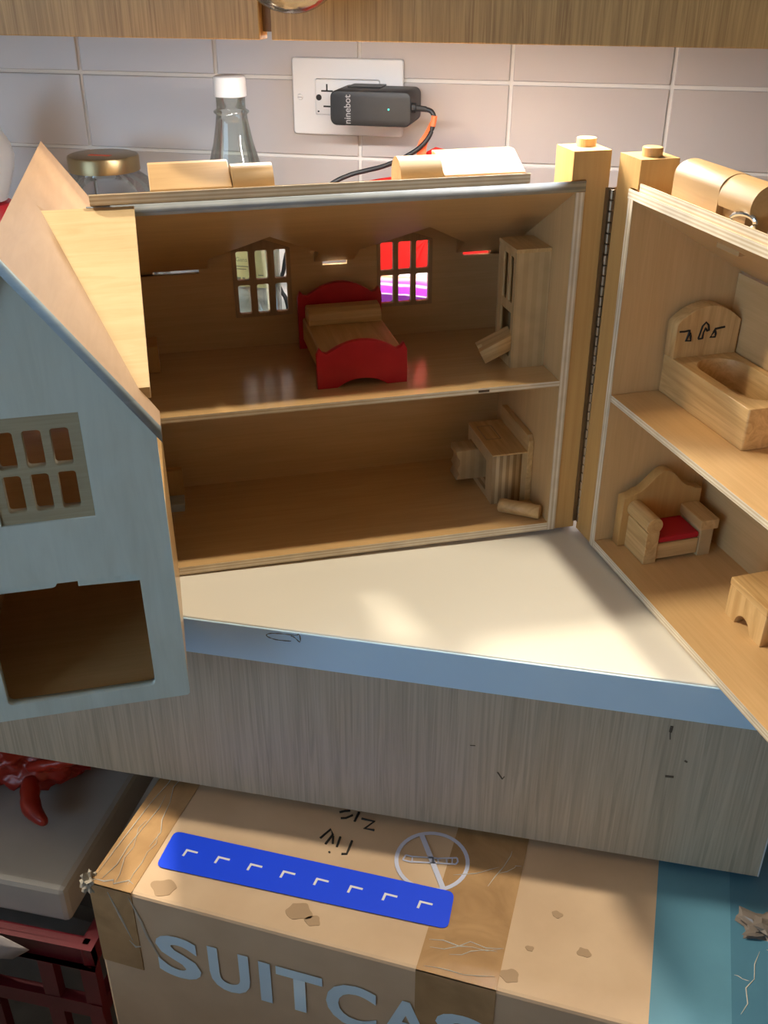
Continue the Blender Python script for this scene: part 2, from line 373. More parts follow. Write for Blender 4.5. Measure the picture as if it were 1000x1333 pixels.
hl('roof_board', MB().prism([(-0.027, -0.0022), (0.277, -0.0022), (0.277, 0.16), (0.268, 0.16), (0.268, 0.055), (0.049, 0.055), (0.049, 0.16), (-0.027, 0.16)], lambda a, b, d: (a, b, RZ(b)+d), 0.0082, 0.0146, 0).box(-0.027, 0.277, -0.0030, -0.0020, 0.2926, 0.2992, 1), [M['roof'], M['plyZ']])
for c in (0.0962, 0.2220):
    for s in (-1, 1):
        prof = [(0, 0.2560), (s*0.054, 0.2225), (s*0.054, 0.2275), (0, 0.2610)]
        yf = [max(0.03, (0.2926-z)/0.54) for _, z in prof]
        vs = [(c+a, y, z) for (a, z), y in zip(prof, yf)]+[(c+a, 0.160, z) for a, z in prof]
        mb = MB(); mb.add(vs, [(0, 1, 5, 4), (1, 2, 6, 5), (2, 3, 7, 6), (3, 0, 4, 7), (3, 2, 1, 0), (4, 5, 6, 7)])
        hl('dormer_roof', mb, M['birchY'])
# ridge blocks
for x0, x1 in ((0.0122, 0.0668), (0.2155, 0.2762)):
    hl('ridge_block', MB().prism([(0.0045, 0.296), (0.0045, 0.2993), (0.031, 0.3110), (0.040, 0.3110), (0.040, 0.275), (0.020, 0.288)], lambda a, b, d: (d, a, b), x0, x1), M['block'], bev=0.0006)
half = [(0.0045, 0.294)]+[(0.0195-0.0150*math.cos(math.radians(t)), 0.2968+0.0142*math.sin(math.radians(t))) for t in range(10, 181, 10)]+[(0.0345, 0.282)]
for x0, x1 in ((0.0674, 0.0955), (0.1842, 0.2148)):
    autosmooth(hl('ridge_roll', MB().prism(half, lambda a, b, d: (d, a, b), x0, x1), M['block'], 'half round ridge piece'), 30)
# end post with the chimney top and its peg
hl('post', MB().prism([(0.3212, 0.0), (0.3385, 0.0), (0.3395, 0.3120), (0.3212, 0.3120)], lambda a, b, d: (a, d, b), 0.0006, 0.034).prism([(0.0006, 0.2924), (0.034, 0.2744), (0.034, 0.3120), (0.0006, 0.3120)], YZ(0.3105), 0, 0.0107), M['post'])
hl('peg', MB().cyl(0.0072, 0.3118, 0.3180, (0.3285, 0.022, 0)), M['pineZ'], 'round pale wooden peg', bev=0.0005)
hl('slot', MB().box(0.2463, 0.2552, -0.0004, 0.002, F2-0.0034, F2-0.0016), M['dark'], 'small dark slot')
# --- left half, gable wing
WU, ZE, ZA = -0.0695, 0.1995, 0.3000
hl('floor_board', MB().box(-0.133, -0.006, -0.146, 0.0, 0.0, F1).box(-0.133, 0.0, 0.0, 0.141, 0.0, F1), M['birchX'])
hl('floor_board', MB().box(-0.133, -0.006, -0.146, 0.141, F2-0.0045, F2), M['floor'])
gout = [(-0.139, 0.0005), (-0.0015, 0.0005), (0, 0.002), (0, ZE), (WU, ZA), (-0.139, ZE)]
door = rrect(-0.1145, -0.0213, 0.0125, 0.1003, 0.0035)
door = [p for p in door]
win = [(-0.0945, 0.1432), (-0.0410, 0.1432), (-0.0410, 0.2108), (-0.0945, 0.2108)]
hl('gable_wall', plate(gout, [door, win], 0.0065, 0, XZ(-0.1525)), M['blue'], 'blue grey stained gable wall with a wide doorway')
hs = [rrect(cx-0.0052, cx+0.0052, z0, z1, 0.0019) for cx in (-0.0838, -0.0684, -0.0532) for z0, z1 in ((0.1505, 0.1745), (0.1785, 0.2018))]
hl('window_frame', plate([(-0.0942, 0.1435), (-0.0413, 0.1435), (-0.0413, 0.2105), (-0.0942, 0.2105)], hs, 0.0062, 0, XZ(-0.1512)), M['tanwin'], 'tan wooden window frame in the blue gable')
lint = [(-0.139, 0.0935), (-0.0745, 0.0935), (-0.0725, 0.0942), (-0.0712, 0.0965), (-0.0705, 0.099), (-0.0690, 0.0998), (-0.0590, 0.0993), (-0.0590, 0.0925), (-0.008, 0.0908), (-0.008, 0.108), (-0.139, 0.108)]
hl('door_rail', MB().prism(lint, lambda a, b, d: (a, d, b), -0.1458, -0.1400), M['blue'])
hl('wing_wall', MB().box(-0.0062, -0.0002, -0.146, -0.0002, 0.0, 0.1375, 0), M['birchZ'])
hl('wing_wall', MB().box(-0.0150, -0.0090, -0.146, -0.060, 0.1376, 0.186, 0), M['birchZ'])
hl('wing_wall', MB().box(-0.139, -0.133, -0.146, 0.19, 0.0, 0.196), M['birchZ'])
hl('wing_back_wall', plate([(-0.139, 0.20), (0.0, 0.20), (WU, 0.30)], [], 0.006, 0, XZ(0.178)), M['birchX'])
ROOF_R = [(WU, -0.1605), (0.0033, -0.1605), (0.0033, -0.1385), (-0.0040, -0.1365), (-0.0560, -0.0005), (-0.0610, 0.0015), (0.0070, 0.190), (WU, 0.190)]
ROOF_L = [(WU, -0.1605), (WU, 0.190), (WU-0.0728, 0.190), (WU-0.0728, -0.1605)]
for s, pl, lab in ((1, ROOF_R, 'pale plywood roof slope of the blue gable wing'), (-1, ROOF_L, None)):
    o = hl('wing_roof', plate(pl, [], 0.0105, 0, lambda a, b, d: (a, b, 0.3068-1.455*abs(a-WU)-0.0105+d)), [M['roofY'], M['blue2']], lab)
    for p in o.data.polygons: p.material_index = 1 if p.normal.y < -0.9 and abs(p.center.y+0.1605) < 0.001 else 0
tri = [(-0.0585, 0.0), (0.0008, 0.0), (-0.0005, -0.137), (-0.0072, -0.137)]
hl('valley_roof', MB().prism(tri, lambda a, b, d: (a, b, 0.2838+0.545*b+d), 0.0002, 0.0068), M['roof'], 'bright triangular roof piece in the valley')
# --- right half
hr('floor_board', MB().box(0.004, 0.320, 0.0, 0.102, 0.0, F1, 0, 1), [M['birchX'], M['plyZ']])
G2 = 0.1372
hr('floor_board', MB().box(0.006, 0.320, 0.0, 0.096, G2-0.0052, G2, 0, 1), [M['birchX'], M['plyZ']])
SZ = lambda y: 0.2835-0.58*y
shear = lambda a, b, d: (0.0025-0.030*b+d, a, b)
hr('end_wall', MB().prism([(0, 0.0072), (0.102, 0.0072), (0.102, SZ(0.102)), (0, SZ(0))], shear, 0, 0.007).prism([(-0.0003, 0.0), (0.0003, 0.0), (0.0003, 0.2835), (-0.0003, 0.2835)], shear, 0, 0.007, 1), [M['birchZ'], M['plyX']])
hr('end_wall', MB().prism([(0, 0), (0.102, 0), (0.102, SZ(0.102)), (0, SZ(0))], YZ(0.313), 0, 0.007), M['birchZ'])
hr('back_wall', MB().box(0.004, 0.320, 0.096, 0.102, F1, SZ(0.096)-0.0022), M['birchX'])
hr('wall_panel', MB().box(0.062, 0.118, 0.0953, 0.0963, 0.082, 0.1318), M['birchX'])
hr('roof_board', MB().prism([(-0.0065, 0), (0.322, 0), (0.322, 0.0972), (-0.0065, 0.0972)], lambda a, b, d: (a, b, SZ(b)+d), 0, 0.0068, 0).box(-0.0065, 0.322, -0.0005, 0.0004, 0.2836, 0.2902, 1), [M['birchX'], M['plyZ']])
hr('roof_board', MB().prism([(0.005, 0.0022), (0.322, 0.0022), (0.322, 0.0972), (0.005, 0.0972)], lambda a, b, d: (a, b, SZ(b)+d), 0.0072, 0.0134, 0).box(0.005, 0.322, 0.0014, 0.0024, 0.2898, 0.2957, 1), [M['roof'], M['plyZ']])
hr('post', MB().prism([(-0.0255, 0), (0.0016, 0), (-0.0068, 0.281), (-0.0068, 0.3112), (-0.0265, 0.3112)], lambda a, b, d: (a, d, b), 0.0008, 0.031).prism([(0.0008, 0.2912), (0.031, 0.2737), (0.031, 0.3112), (0.0008, 0.3112)], YZ(-0.0068), 0, 0.0103), M['post'])
hr('peg', MB().cyl(0.0072, 0.3110, 0.3172, (-0.010, 0.0165, 0)), M['post'], 'round honey pine peg', bev=0.0005)
bar = [(0.0130, 0.280), (0.0130, 0.3055)]+[(0.0265-0.0135*math.cos(math.radians(t)), 0.3055+0.0100*math.sin(math.radians(t))) for t in range(10, 180, 10)]+[(0.040, 0.3055), (0.040, 0.268)]
autosmooth(hr('ridge_block', MB().prism(bar, lambda a, b, d: (d, a, b), 0.0275, 0.0815), M['block'], 'long round topped ridge block'), 30)
rol = [(0.0265+0.0140*math.cos(math.radians(t)), 0.3015+0.0138*math.sin(math.radians(t))) for t in range(-20, 201, 10)]
autosmooth(hr('ridge_roll', MB().prism(rol, lambda a, b, d: (d, a, b), 0.0822, 0.1165), M['block'], 'half round ridge piece with a grey lit end'), 30)
hr('ridge_support', MB().box(0.0815, 0.106, 0.018, 0.036, 0.270, 0.2975), M['block'])
ring = MB(); ring.tube([(0.112+0.007*math.cos(a), 0.012+0.004*math.cos(a), 0.2935+0.0045*math.sin(a)) for a in [2*math.pi*i/20 for i in range(21)]], 0.0016, 8)
hr('clasp', ring, M['chrome'], 'small chrome clasp')
# --- piano hinge in the corner between the posts
hg = MB().box(0.3372, 0.3460, -0.0004, 0.0004, 0.006, 0.286)
hgo = hl('hinge_plate', hg, M['steel'])
kn = None
for k in range(35):
    if kn is None:
        km = MB().cyl(0.0022, 0, 0.0070, n=12).mesh('knuckle'); kn = hl('hinge_knuckle', km, M['steel'], bev=0.0004)
    else: kn = kn.copy(); COL.objects.link(kn)
    kn.location = (0.3420, -0.0022, 0.006+k*0.0080)
hl('hinge_pin', MB().cyl(0.0013, 0.005, 0.286, (0.3420, -0.0022, 0), 8), M['dark'])

# ================================================================ FURNITURE
def furn(name, label, cat, MX, base): return thing(name, label, cat, MX @ Matrix.Translation(base))
# red bed
B = (0.159, 0.075, F2); bed = furn('toy_bed', 'red wooden toy bed with a plain mattress on the upper floor', 'bed', ML, B)
def bedboard(x0, x1, z0, zs, zp, arch):
    c = (x0+x1)/2; w = (x1-x0)/2; o = []
    o += [(x0, z0), (x0+0.013, z0)]
    for i in range(0, 13):
        t = -1+2*i/12; o.append((c+t*(w-0.016), z0+arch*(1-abs(t)**2.2)))
    o += [(x1-0.013, z0), (x1, z0), (x1, zs-0.001), (x1-0.0025, zs+0.0045), (x1-0.0050, zs+0.0012), (x1-0.0085, zs)]
    for i in range(1, 14):
        t = 1-2*i/14; o.append((c+t*(w-0.0085), zs+(zp-zs)*(1-abs(t)**2.0)))
    o += [(x0+0.0085, zs), (x0+0.0050, zs+0.0012), (x0+0.0025, zs+0.0045), (x0, zs-0.001)]
    q = []
    for p in o:
        if not q or abs(p[0]-q[-1][0])+abs(p[1]-q[-1][1]) > 1e-5: q.append(p)
    return q
obj('footboard', plate(bedboard(0.1228, 0.1952, F2, 0.1660, 0.1752, 0.0064), [], 0.006, 0.0005, XZ(0.0275)), M['red'], bed, base=B)
obj('headboard', plate(bedboard(0.1232, 0.1962, F2, 0.1835, 0.1942, 0.006), [], 0.006, 0.0005, XZ(0.1235)), M['red'], bed, base=B)
obj('mattress', MB().box(0.1265, 0.1920, 0.0335, 0.1235, 0.1455, 0.1655), M['pineY'], bed, 'plain unpainted wooden mattress', base=B, bev=0.0015)
obj('pillow', MB().prism([(0.0985, 0.1656), (0.0975, 0.1705), (0.0995, 0.1755), (0.1055, 0.1785), (0.1150, 0.1790), (0.1200, 0.1760), (0.1205, 0.1656)], lambda a, b, d: (d, a, b), 0.1285, 0.1905), M['pineX'], bed, 'wooden bolster pillow', base=B, bev=0.0008)
# wardrobe
B = (0.2995, 0.056, F2); wd = furn('toy_wardrobe', 'tall wooden toy wardrobe against the end wall upstairs', 'wardrobe', ML, B)
wb = plate([(0.0390, F2), (0.0745, F2), (0.0745, 0.2320), (0.0390, 0.2320)],
           [rrect(0.0418, 0.0512, 0.1905, 0.2275, 0.001), rrect(0.0555, 0.0660, 0.1905, 0.2275, 0.001), rrect(0.0418, 0.0680, 0.1455, 0.1825, 0.001)], 0.003, 0, YZ(0.2851))
obj('front', wb, M['pineZ'], wd, base=B)
for y0 in (0.0360, 0.0746): obj('side', MB().box(0.2850, 0.3138, y0, y0+0.0029, F2, 0.2320), M['lampine'], wd, base=B)
obj('top', MB().box(0.2848, 0.3138, 0.0358, 0.0777, 0.2321, 0.2350), M['pineY'], wd, base=B)
obj('shelf', MB().box(0.2882, 0.3138, 0.0390, 0.0745, 0.1840, 0.1870), M['pineY'], wd, base=B)
obj('back', MB().box(0.3115, 0.3138, 0.0390, 0.0745, F2, 0.1839), M['pineZ'], wd, base=B)
dr = plate([(0, 0), (0.030, 0), (0.030, 0.020), (0, 0.020), (0.0002, 0.0135), (0.004, 0.0125), (0.004, 0.0078), (0.0002, 0.0068)], [], 0.012, 0.0004, XY(0))
dro = obj('drawer', dr, M['pineX'], wd, 'tilted loose drawer block')
dro.matrix_local = Matrix.Translation(Vector((0.2650, 0.0410, F2+0.0040))-Vector(B)) @ Matrix.Rotation(math.radians(-28), 4, 'Y') @ Matrix.Rotation(math.radians(-8), 4, 'Z')
# stove
B = (0.2955, 0.078, F1); st = furn('toy_kitchen_unit', 'wooden toy kitchen unit with backsplash on the lower floor', 'kitchen unit', ML, B)
fr = plate([(0.0430, F1), (0.1150, F1), (0.1150, 0.0540), (0.0430, 0.0540)], [rrect(0.0600, 0.1080, 0.0125, 0.0425, 0.001)], 0.0270, 0, YZ(0.2768))
obj('body', fr, M['lampine2'], st, base=B)
obj('back', MB().box(0.3039, 0.3085, 0.0430, 0.1150, F1, 0.0540), M['lampine'], st, base=B)
obj('worktop', MB().box(0.2760, 0.3085, 0.0425, 0.1155, 0.0541, 0.0556), M['pineY'], st, base=B, bev=0.0004)
obj('backsplash', MB().prism([(0.0425, F1), (0.1155, F1), (0.1155, 0.0700), (0.0475, 0.0700), (0.0425, 0.0655)], lambda a, b, d: (d, a, b), 0.3086, 0.3139), M['pineY'], st, base=B, bev=0.0006)
obj('sink', plate(rrect(0.2805, 0.2950, 0.074, 0.104, 0.001), [rrect(0.2815, 0.2940, 0.075, 0.103, 0.001)], 0.0004, 0, XY(0.0556)), M['darkwin'], st, 'square outline of a sink', base=B)
wav = [(0, 0), (0.036, 0), (0.036, 0.030), (0, 0.030), (0.0006, 0.024), (0.0032, 0.020), (0.0030, 0.015), (0.0008, 0.011), (0.0028, 0.006)]
obj('drawer', plate([(0.2570+a, 0.0125+b*0.97) for a, b in wav], [], 0.0215, 0.0004, XZ(0.0850)), M['lampine'], st, 'drawer pulled half out', base=B)
# loose log
B = (0.2965, 0.0200, F1); a0, a1 = Vector((0.2800, 0.0300, F1+0.0062)), Vector((0.3100, 0.0085, F1+0.0062))
lg = MB().tube([a0+(a1-a0)*t for t in (0, 0.03, 0.97, 1)], [0.0054, 0.0062, 0.0062, 0.0054], 24)
lo = obj('toy_log', lg, M['pineX'], base=B); lo.matrix_world = ML @ Matrix.Translation(B); autosmooth(lo, 50)
tag(lo, 'small loose wooden roll lying in front of the toy kitchen unit', 'log')
# blocks that peek out of the wing
B = (-0.004, 0.120, F2); bo = obj('toy_block', MB().box(-0.020, 0.0035, 0.095, 0.120, F2, 0.1600), M['post'], base=B, bev=0.0008); bo.matrix_world = ML @ Matrix.Translation(B)
tag(bo, 'small brown toy block peeking from the blue wing upstairs', 'block')
B = (-0.002, 0.100, F1); bo = thing('toy_chair', 'small brown toy chair peeking from the blue wing downstairs', 'chair', ML @ Matrix.Translation(B))
obj('back', MB().box(-0.016, 0.0112, 0.1120, 0.1190, F1, 0.0390), M['post'], bo, base=B, bev=0.0006)
obj('seat', plate([(-0.016, 0.094), (0.0095, 0.094), (0.0105, 0.1118), (-0.016, 0.1118)], [], 0.0075, 0.0004, XY(F1)), plain('grey_blue_daylight', (0.42, 0.48, 0.54, 1), 0.5), bo, 'seat tinted with grey blue daylight', base=B)  # daylight through the wing doorway put into the seat colour
# bath
B = (0.064, 0.068, G2); tb = furn('toy_bathtub', 'wooden toy bathtub with drawn taps on the right upper floor', 'bathtub', MR, B)
X0, X1, Y0, Y1, ZT = 0.0064, 0.1190, 0.0400, 0.0945, 0.1680
stad = rrect(0.0270, 0.1080, 0.0485, 0.0880, 0.0190, 10)
obj('tub_body', plate(rrect(X0, X1, Y0, Y1, 0.0018), [stad], ZT-G2, 0.0006, XY(G2+0.0002)), M['pineX'], tb, base=B)
obj('basin_floor', MB().box(0.024, 0.111, 0.046, 0.091, G2+0.0005, G2+0.008), M['pineX'], tb, base=B)
bk = [(0.0400, ZT), (0.0945, ZT), (0.0945, 0.1945)]
for i in range(1, 16):
    t = 1-2*i/16; bk.append((0.0665+t*0.0275, 0.1945+0.0130*(1-abs(t)**2)))
bk += [(0.0400, 0.1945)]
obj('back_board', plate(bk, [], 0.0130, 0.0006, YZ(X0)), M['pineZ'], tb, base=B)
tx = X0+0.0131
fa = MB()
def stroke(pts, r=0.0006):
    fa.tube([(tx, a, b) for a, b in pts], r, 5)
stroke([(0.0425, 0.1892), (0.0470, 0.1890), (0.0505, 0.1895)], 0.0008); stroke([(0.0508, 0.1900), (0.0505, 0.1860), (0.0490, 0.1815), (0.0530, 0.1812), (0.0525, 0.1850), (0.0515, 0.1875)], 0.0009)
stroke([(0.0595, 0.1822), (0.0605, 0.1870), (0.0615, 0.1920), (0.0640, 0.1948), (0.0665, 0.1925), (0.0675, 0.1890)], 0.0008); stroke([(0.0630, 0.1822), (0.0632, 0.1870), (0.0645, 0.1905), (0.0655, 0.1890), (0.0660, 0.1878), (0.0680, 0.1885)], 0.0008); stroke([(0.0595, 0.1820), (0.0632, 0.1822)], 0.0008)
stroke([(0.0810, 0.1898), (0.0760, 0.1892), (0.0730, 0.1888)], 0.0008); stroke([(0.0735, 0.1895), (0.0720, 0.1865), (0.0698, 0.1825), (0.0738, 0.1824), (0.0740, 0.1850), (0.0730, 0.1875)], 0.0009)
obj('tap_drawing', fa, M['ink'], tb, 'black drawn tap and two handles', base=B)
# armchair
B = (0.034, 0.050, F1); ac = furn('toy_armchair', 'wooden toy armchair with a red seat on the right lower floor', 'armchair', MR, B)
bk = [(0.0145, F1), (0.0860, F1), (0.0860, 0.0520), (0.0790, 0.0530)]
for i in range(0, 17):
    t = 1-2*i/16; bk.append((0.0500+t*0.0250, 0.0555+0.0175*(0.5+0.5*math.cos(math.pi*t))))
bk += [(0.0210, 0.0530), (0.0145, 0.0520)]
obj('back_rest', plate(bk, [], 0.0100, 0.0006, YZ(0.0125)), M['post'], ac, base=B)
def arm(y0, y1, roll):
    obj('arm_panel', MB().box(0.0226, 0.0535, y0, y1, F1, 0.0362), M['pineX'], ac, base=B, bev=0.0006)
    o = obj('arm_roll', MB().cyl(0.0072, 0.0226, 0.0548, (0, roll, 0.0425), 28, 'X'), M['pineX'], ac, base=B, bev=0.0005); autosmooth(o, 50)
arm(0.0205, 0.0320, 0.0255); 
obj('arm_panel', MB().box(0.0226, 0.0535, 0.0700, 0.0815, F1, 0.0315), M['lampine'], ac, base=B, bev=0.0006)
obj('arm_rest', MB().box(0.0226, 0.0548, 0.0680, 0.0845, 0.0316, 0.0405), M['pineX'], ac, base=B, bev=0.0008)
obj('front_rail', MB().box(0.0475, 0.0522, 0.0322, 0.0698, 0.0095, 0.0235), M['pineY'], ac, base=B, bev=0.0006)
obj('seat_cushion', MB().box(0.0227, 0.0520, 0.0326, 0.0694, 0.0240, 0.0290), M['redcush'], ac, 'red seat', base=B, bev=0.0012)
# bench
B = (0.152, 0.068, F1); bn = furn('toy_table', 'low wooden toy table with arched ends at the right frame edge', 'table', MR, B)
ap_ = [(0.1295, F1), (0.1420, F1)]+[(0.1505+0.0088*math.cos(math.radians(t)), F1+0.0100*math.sin(math.radians(t))) for t in range(170, 9, -20)]+[(0.1610, F1), (0.1730, F1), (0.1730, 0.0330), (0.1295, 0.0330)]
for y0 in (0.0468, 0.0850): obj('end_panel', plate(ap_, [], 0.0075, 0.0003, XZ(y0)), M['pineZ'], bn, base=B)
obj('top', MB().box(0.1290, 0.1735, 0.0464, 0.0930, 0.0331, 0.0392), M['pineX'], bn, base=B, bev=0.0008)

# ================================================================ THINGS BEHIND THE HOUSE
# glass jar
j = thing('glass_jar', 'round clear glass jar with a brass coloured lid behind the house', 'jar', Matrix.Translation((0.052, -0.075, 0)))
glass = clear('clear_glass', (0.93, 0.95, 0.95, 1), 0.03)
prof = [(0.0, 0.002), (0.048, 0.002), (0.055, 0.012), (0.057, 0.10), (0.057, 0.205), (0.053, 0.222), (0.044, 0.235), (0.036, 0.241), (0.0345, 0.245), (0.0345, 0.256)]
obj('jar_glass', MB().lathe(prof, n=48), glass, j, smooth=True)
lid = [(0.0, 0.2600), (0.0335, 0.2600), (0.0358, 0.2592), (0.0368, 0.2575), (0.0368, 0.2440), (0.0355, 0.2440), (0.0350, 0.2560), (0.0, 0.2565)]
autosmooth(obj('lid', MB().lathe(lid, n=48), plain('brass_lid', (0.34, 0.25, 0.13, 1), 0.34, Metallic=0.9), j, 'dull brass lid'), 35)
obj('sticker', MB().box(-0.010, 0.014, -0.014, -0.007, 0.2601, 0.2604), plain('orange_sticker', (0.75, 0.12, 0.05, 1), 0.6), j, 'small orange red sticker')
# glass bottle
bt = thing('glass_bottle', 'clear glass bottle with a white screw cap behind the house', 'bottle', Matrix.Translation((0.2045, -0.095, 0)))
prof = [(0.0, 0.002), (0.036, 0.002), (0.040, 0.008), (0.040, 0.180), (0.038, 0.205), (0.033, 0.232), (0.026, 0.258), (0.0195, 0.280), (0.0160, 0.298), (0.0150, 0.3055), (0.0172, 0.3070), (0.0172, 0.3085), (0.0140, 0.3105), (0.0140, 0.336)]
obj('bottle_glass', MB().lathe(prof, n=48), clear('green_tint_glass', (0.90, 0.95, 0.93, 1), 0.05), bt, smooth=True)
cap = [(0.0, 0.3400), (0.0135, 0.3400), (0.0150, 0.3390), (0.0156, 0.3370), (0.0158, 0.3220), (0.0152, 0.3215), (0.0150, 0.3220)]
autosmooth(obj('cap', MB().lathe(cap, n=40), plain('white_cap', (0.85, 0.85, 0.85, 1), 0.45), bt, 'white cap'), 35)
# white bottle at the left frame edge
wb = thing('white_bottle', 'white plastic bottle with a red base at the left frame edge', 'bottle', Matrix.Translation((-0.082, -0.10, 0)))
prof = [(0.0, 0.21), (0.026, 0.212), (0.031, 0.225), (0.0385, 0.245), (0.0405, 0.256), (0.038, 0.268), (0.031, 0.282), (0.020, 0.292), (0.012, 0.296), (0.012, 0.315), (0.0, 0.315)]
autosmooth(obj('bottle_body', MB().lathe(prof, n=40), plain('white_plastic', (0.72, 0.72, 0.74, 1), 0.4), wb), 40)
autosmooth(obj('lower_body', MB().lathe([(0.0, 0.0), (0.030, 0.0), (0.034, 0.005), (0.034, 0.200), (0.030, 0.2095), (0.0, 0.2098)], n=40), plain('red_plastic', (0.60, 0.02, 0.03, 1), 0.4), wb, 'red base'), 40)

# socket plate, charger, cable
sk = thing('wall_socket', 'white wall socket plate with a horizontal outlet on the tiles', 'socket', Matrix.Translation((0.299, -0.0012, 0.3135)))
m_white = plain('white_plate', (0.84, 0.83, 0.82, 1), 0.35)
obj('plate', plate(rrect(-0.0585, 0.0585, -0.0368, 0.0368, 0.003), [rrect(-0.034, 0.034, -0.0172, 0.0172, 0.002)], 0.0052, 0.0012, lambda a, b, d: (a, -d, b)), m_white, sk)
obj('outlet', plate(rrect(-0.0336, 0.0336, -0.0168, 0.0168, 0.0018), [], 0.0060, 0.0006, lambda a, b, d: (a, -d, b)), m_white, sk)
sl = MB()
for a0, a1, b0, b1 in ((-0.0275, -0.0150, 0.0050, 0.0066), (-0.0222, -0.0206, 0.0060, 0.0125), (-0.0255, -0.0140, -0.0098, -0.0082), (-0.0318, -0.0300, -0.0148, -0.0132)):
    sl.box(a0, a1, -0.0062, -0.0040, b0, b1)
sl.cyl(0.0030, 0, 0.0021, (-0.0302, -0.0062, -0.0005), 14, 'Y')
obj('slots', sl, M['ink'], sk, 'dark outlet slots')
autosmooth(obj('screw', MB().lathe([(0, -0.0014), (0.0025, -0.0012), (0.0031, 0), (0, 0)], (-0.0505, -0.0052, -0.0005), 20, 'Y'), m_white, sk), 40)
obj('screw_slot', MB().box(-0.0528, -0.0482, -0.0068, -0.0060, -0.0009, -0.0003), plain('screw_grey', (0.3, 0.3, 0.3, 1), 0.6), sk)
m_char = mottled('charger_black', (0.014, 0.0145, 0.016, 1), (0.011, 0.0115, 0.0125, 1), 90, 0.5)
ch = thing('charger', 'black power charger plugged into the white wall socket', 'charger', Matrix.Translation((0.3365, -0.006, 0.3095)))
body = plate(rrect(-0.0410, 0.0400, -0.0155, 0.0165, 0.0065, 6), [], 0.056, 0.0018, lambda a, b, d: (a, -0.0012-d, b))
autosmooth(obj('body', body, m_char, ch), 30)
obj('plug_head', MB().box(-0.030, 0.004, -0.030, -0.0011, 0.0166, 0.0178), m_char, ch, bev=0.0004)
obj('indicator_light', MB().cyl(0.0010, -0.0006, 0.0002, (0.0180, -0.0572, 0.0005), 12, 'Y'), plain('led', (0.05, 0.45, 0.38, 1), 0.3, Emission_Color=(0.1, 0.9, 0.75, 1), Emission_Strength=0.6), ch, 'small green light')
def text_mesh(s, size, offset=0.0, extr=0.0):
    cu = bpy.data.curves.new('t', 'FONT'); cu.body = s; cu.size = size; cu.offset = offset; cu.extrude = extr; cu.resolution_u = 4
    o = bpy.data.objects.new('t', cu); COL.objects.link(o); dg = bpy.context.evaluated_depsgraph_get(); dg.update()
    me = bpy.data.meshes.new_from_object(o.evaluated_get(dg), depsgraph=dg)
    bpy.data.objects.remove(o); bpy.data.curves.remove(cu); me.materials.clear(); return me
tm = text_mesh('ninebot', 0.0098, 0.00012)
xs = [v.co.x for v in tm.vertices]; w_ = max(xs)-min(xs)
for v in tm.vertices:
    a, b = (v.co.x-min(xs))*0.0265/w_, v.co.y*0.95
    v.co = (-0.0262-b*0.0+0.0060-b, -0.0577, -0.0135+a)
obj('lettering', tm, plain('grey_print', (0.24, 0.24, 0.25, 1), 0.5), ch, 'grey lettering up the front')
obj('cable_boot', MB().tube([(0.0398, -0.050, 0.0020), (0.0440, -0.050, 0.0018), (0.0440, -0.050, 0.0018), (0.0540, -0.050, 0.0010)], [0.0046, 0.0046, 0.0030, 0.0026], 14), m_char, ch, bev=0)
cab = catmull([(0.3900, -0.056, 0.3105), (0.3960, -0.057, 0.3085), (0.3985, -0.058, 0.3020), (0.3955, -0.060, 0.2880), (0.3860, -0.062, 0.2760), (0.3700, -0.064, 0.2660), (0.3500, -0.066, 0.2575), (0.3310, -0.068, 0.2525), (0.3160, -0.072, 0.2485), (0.3000, -0.078, 0.2410), (0.2860, -0.085, 0.2280), (0.2690, -0.085, 0.2030), (0.2550, -0.070, 0.183), (0.2440, -0.064, 0.163), (0.2390, -0.063, 0.143), (0.2330, -0.063, 0.133), (0.2365, -0.063, 0.122), (0.2425, -0.063, 0.108), (0.25, -0.063, 0.05), (0.26, -0.064, 0.004)], 6)
cbl = obj('charger_cable', MB().tube(cab, 0.0023, 8), m_char, smooth=True)
cbl.location = (0, 0, 0); tag(cbl, 'black charger cable looping down from the charger behind the house', 'cable')
tg = MB(); tgp = catmull([(0.3972, -0.0590, 0.3000), (0.3930, -0.0560, 0.2890), (0.3875, -0.0560, 0.2780), (0.3868, -0.0570, 0.2680), (0.3868, -0.0580, 0.2560)], 5)
n0 = len(tg.v)
vs = []; ws = [0.0016+0.0032*min(1, i/8) for i in range(len(tgp))]
for p, w in zip(tgp, ws): vs += [(p.x-w, p.y, p.z), (p.x+w, p.y, p.z), (p.x+w, p.y-0.0006, p.z), (p.x-w, p.y-0.0006, p.z)]
fs = []
for i in range(len(tgp)-1):
    for k in range(4): fs.append((i*4+k, i*4+(k+1) % 4, i*4+4+(k+1) % 4, i*4+4+k))
tg.add(vs, fs); tg.tube([(0.3990, -0.0579, 0.3050), (0.3985, -0.0582, 0.3010), (0.3975, -0.0590, 0.2955)], 0.0029, 12)
tag(obj('cable_tie', tg, plain('orange_strap', (0.90, 0.16, 0.045, 1), 0.5)), 'orange strap tied around the black charger cable', 'strap')
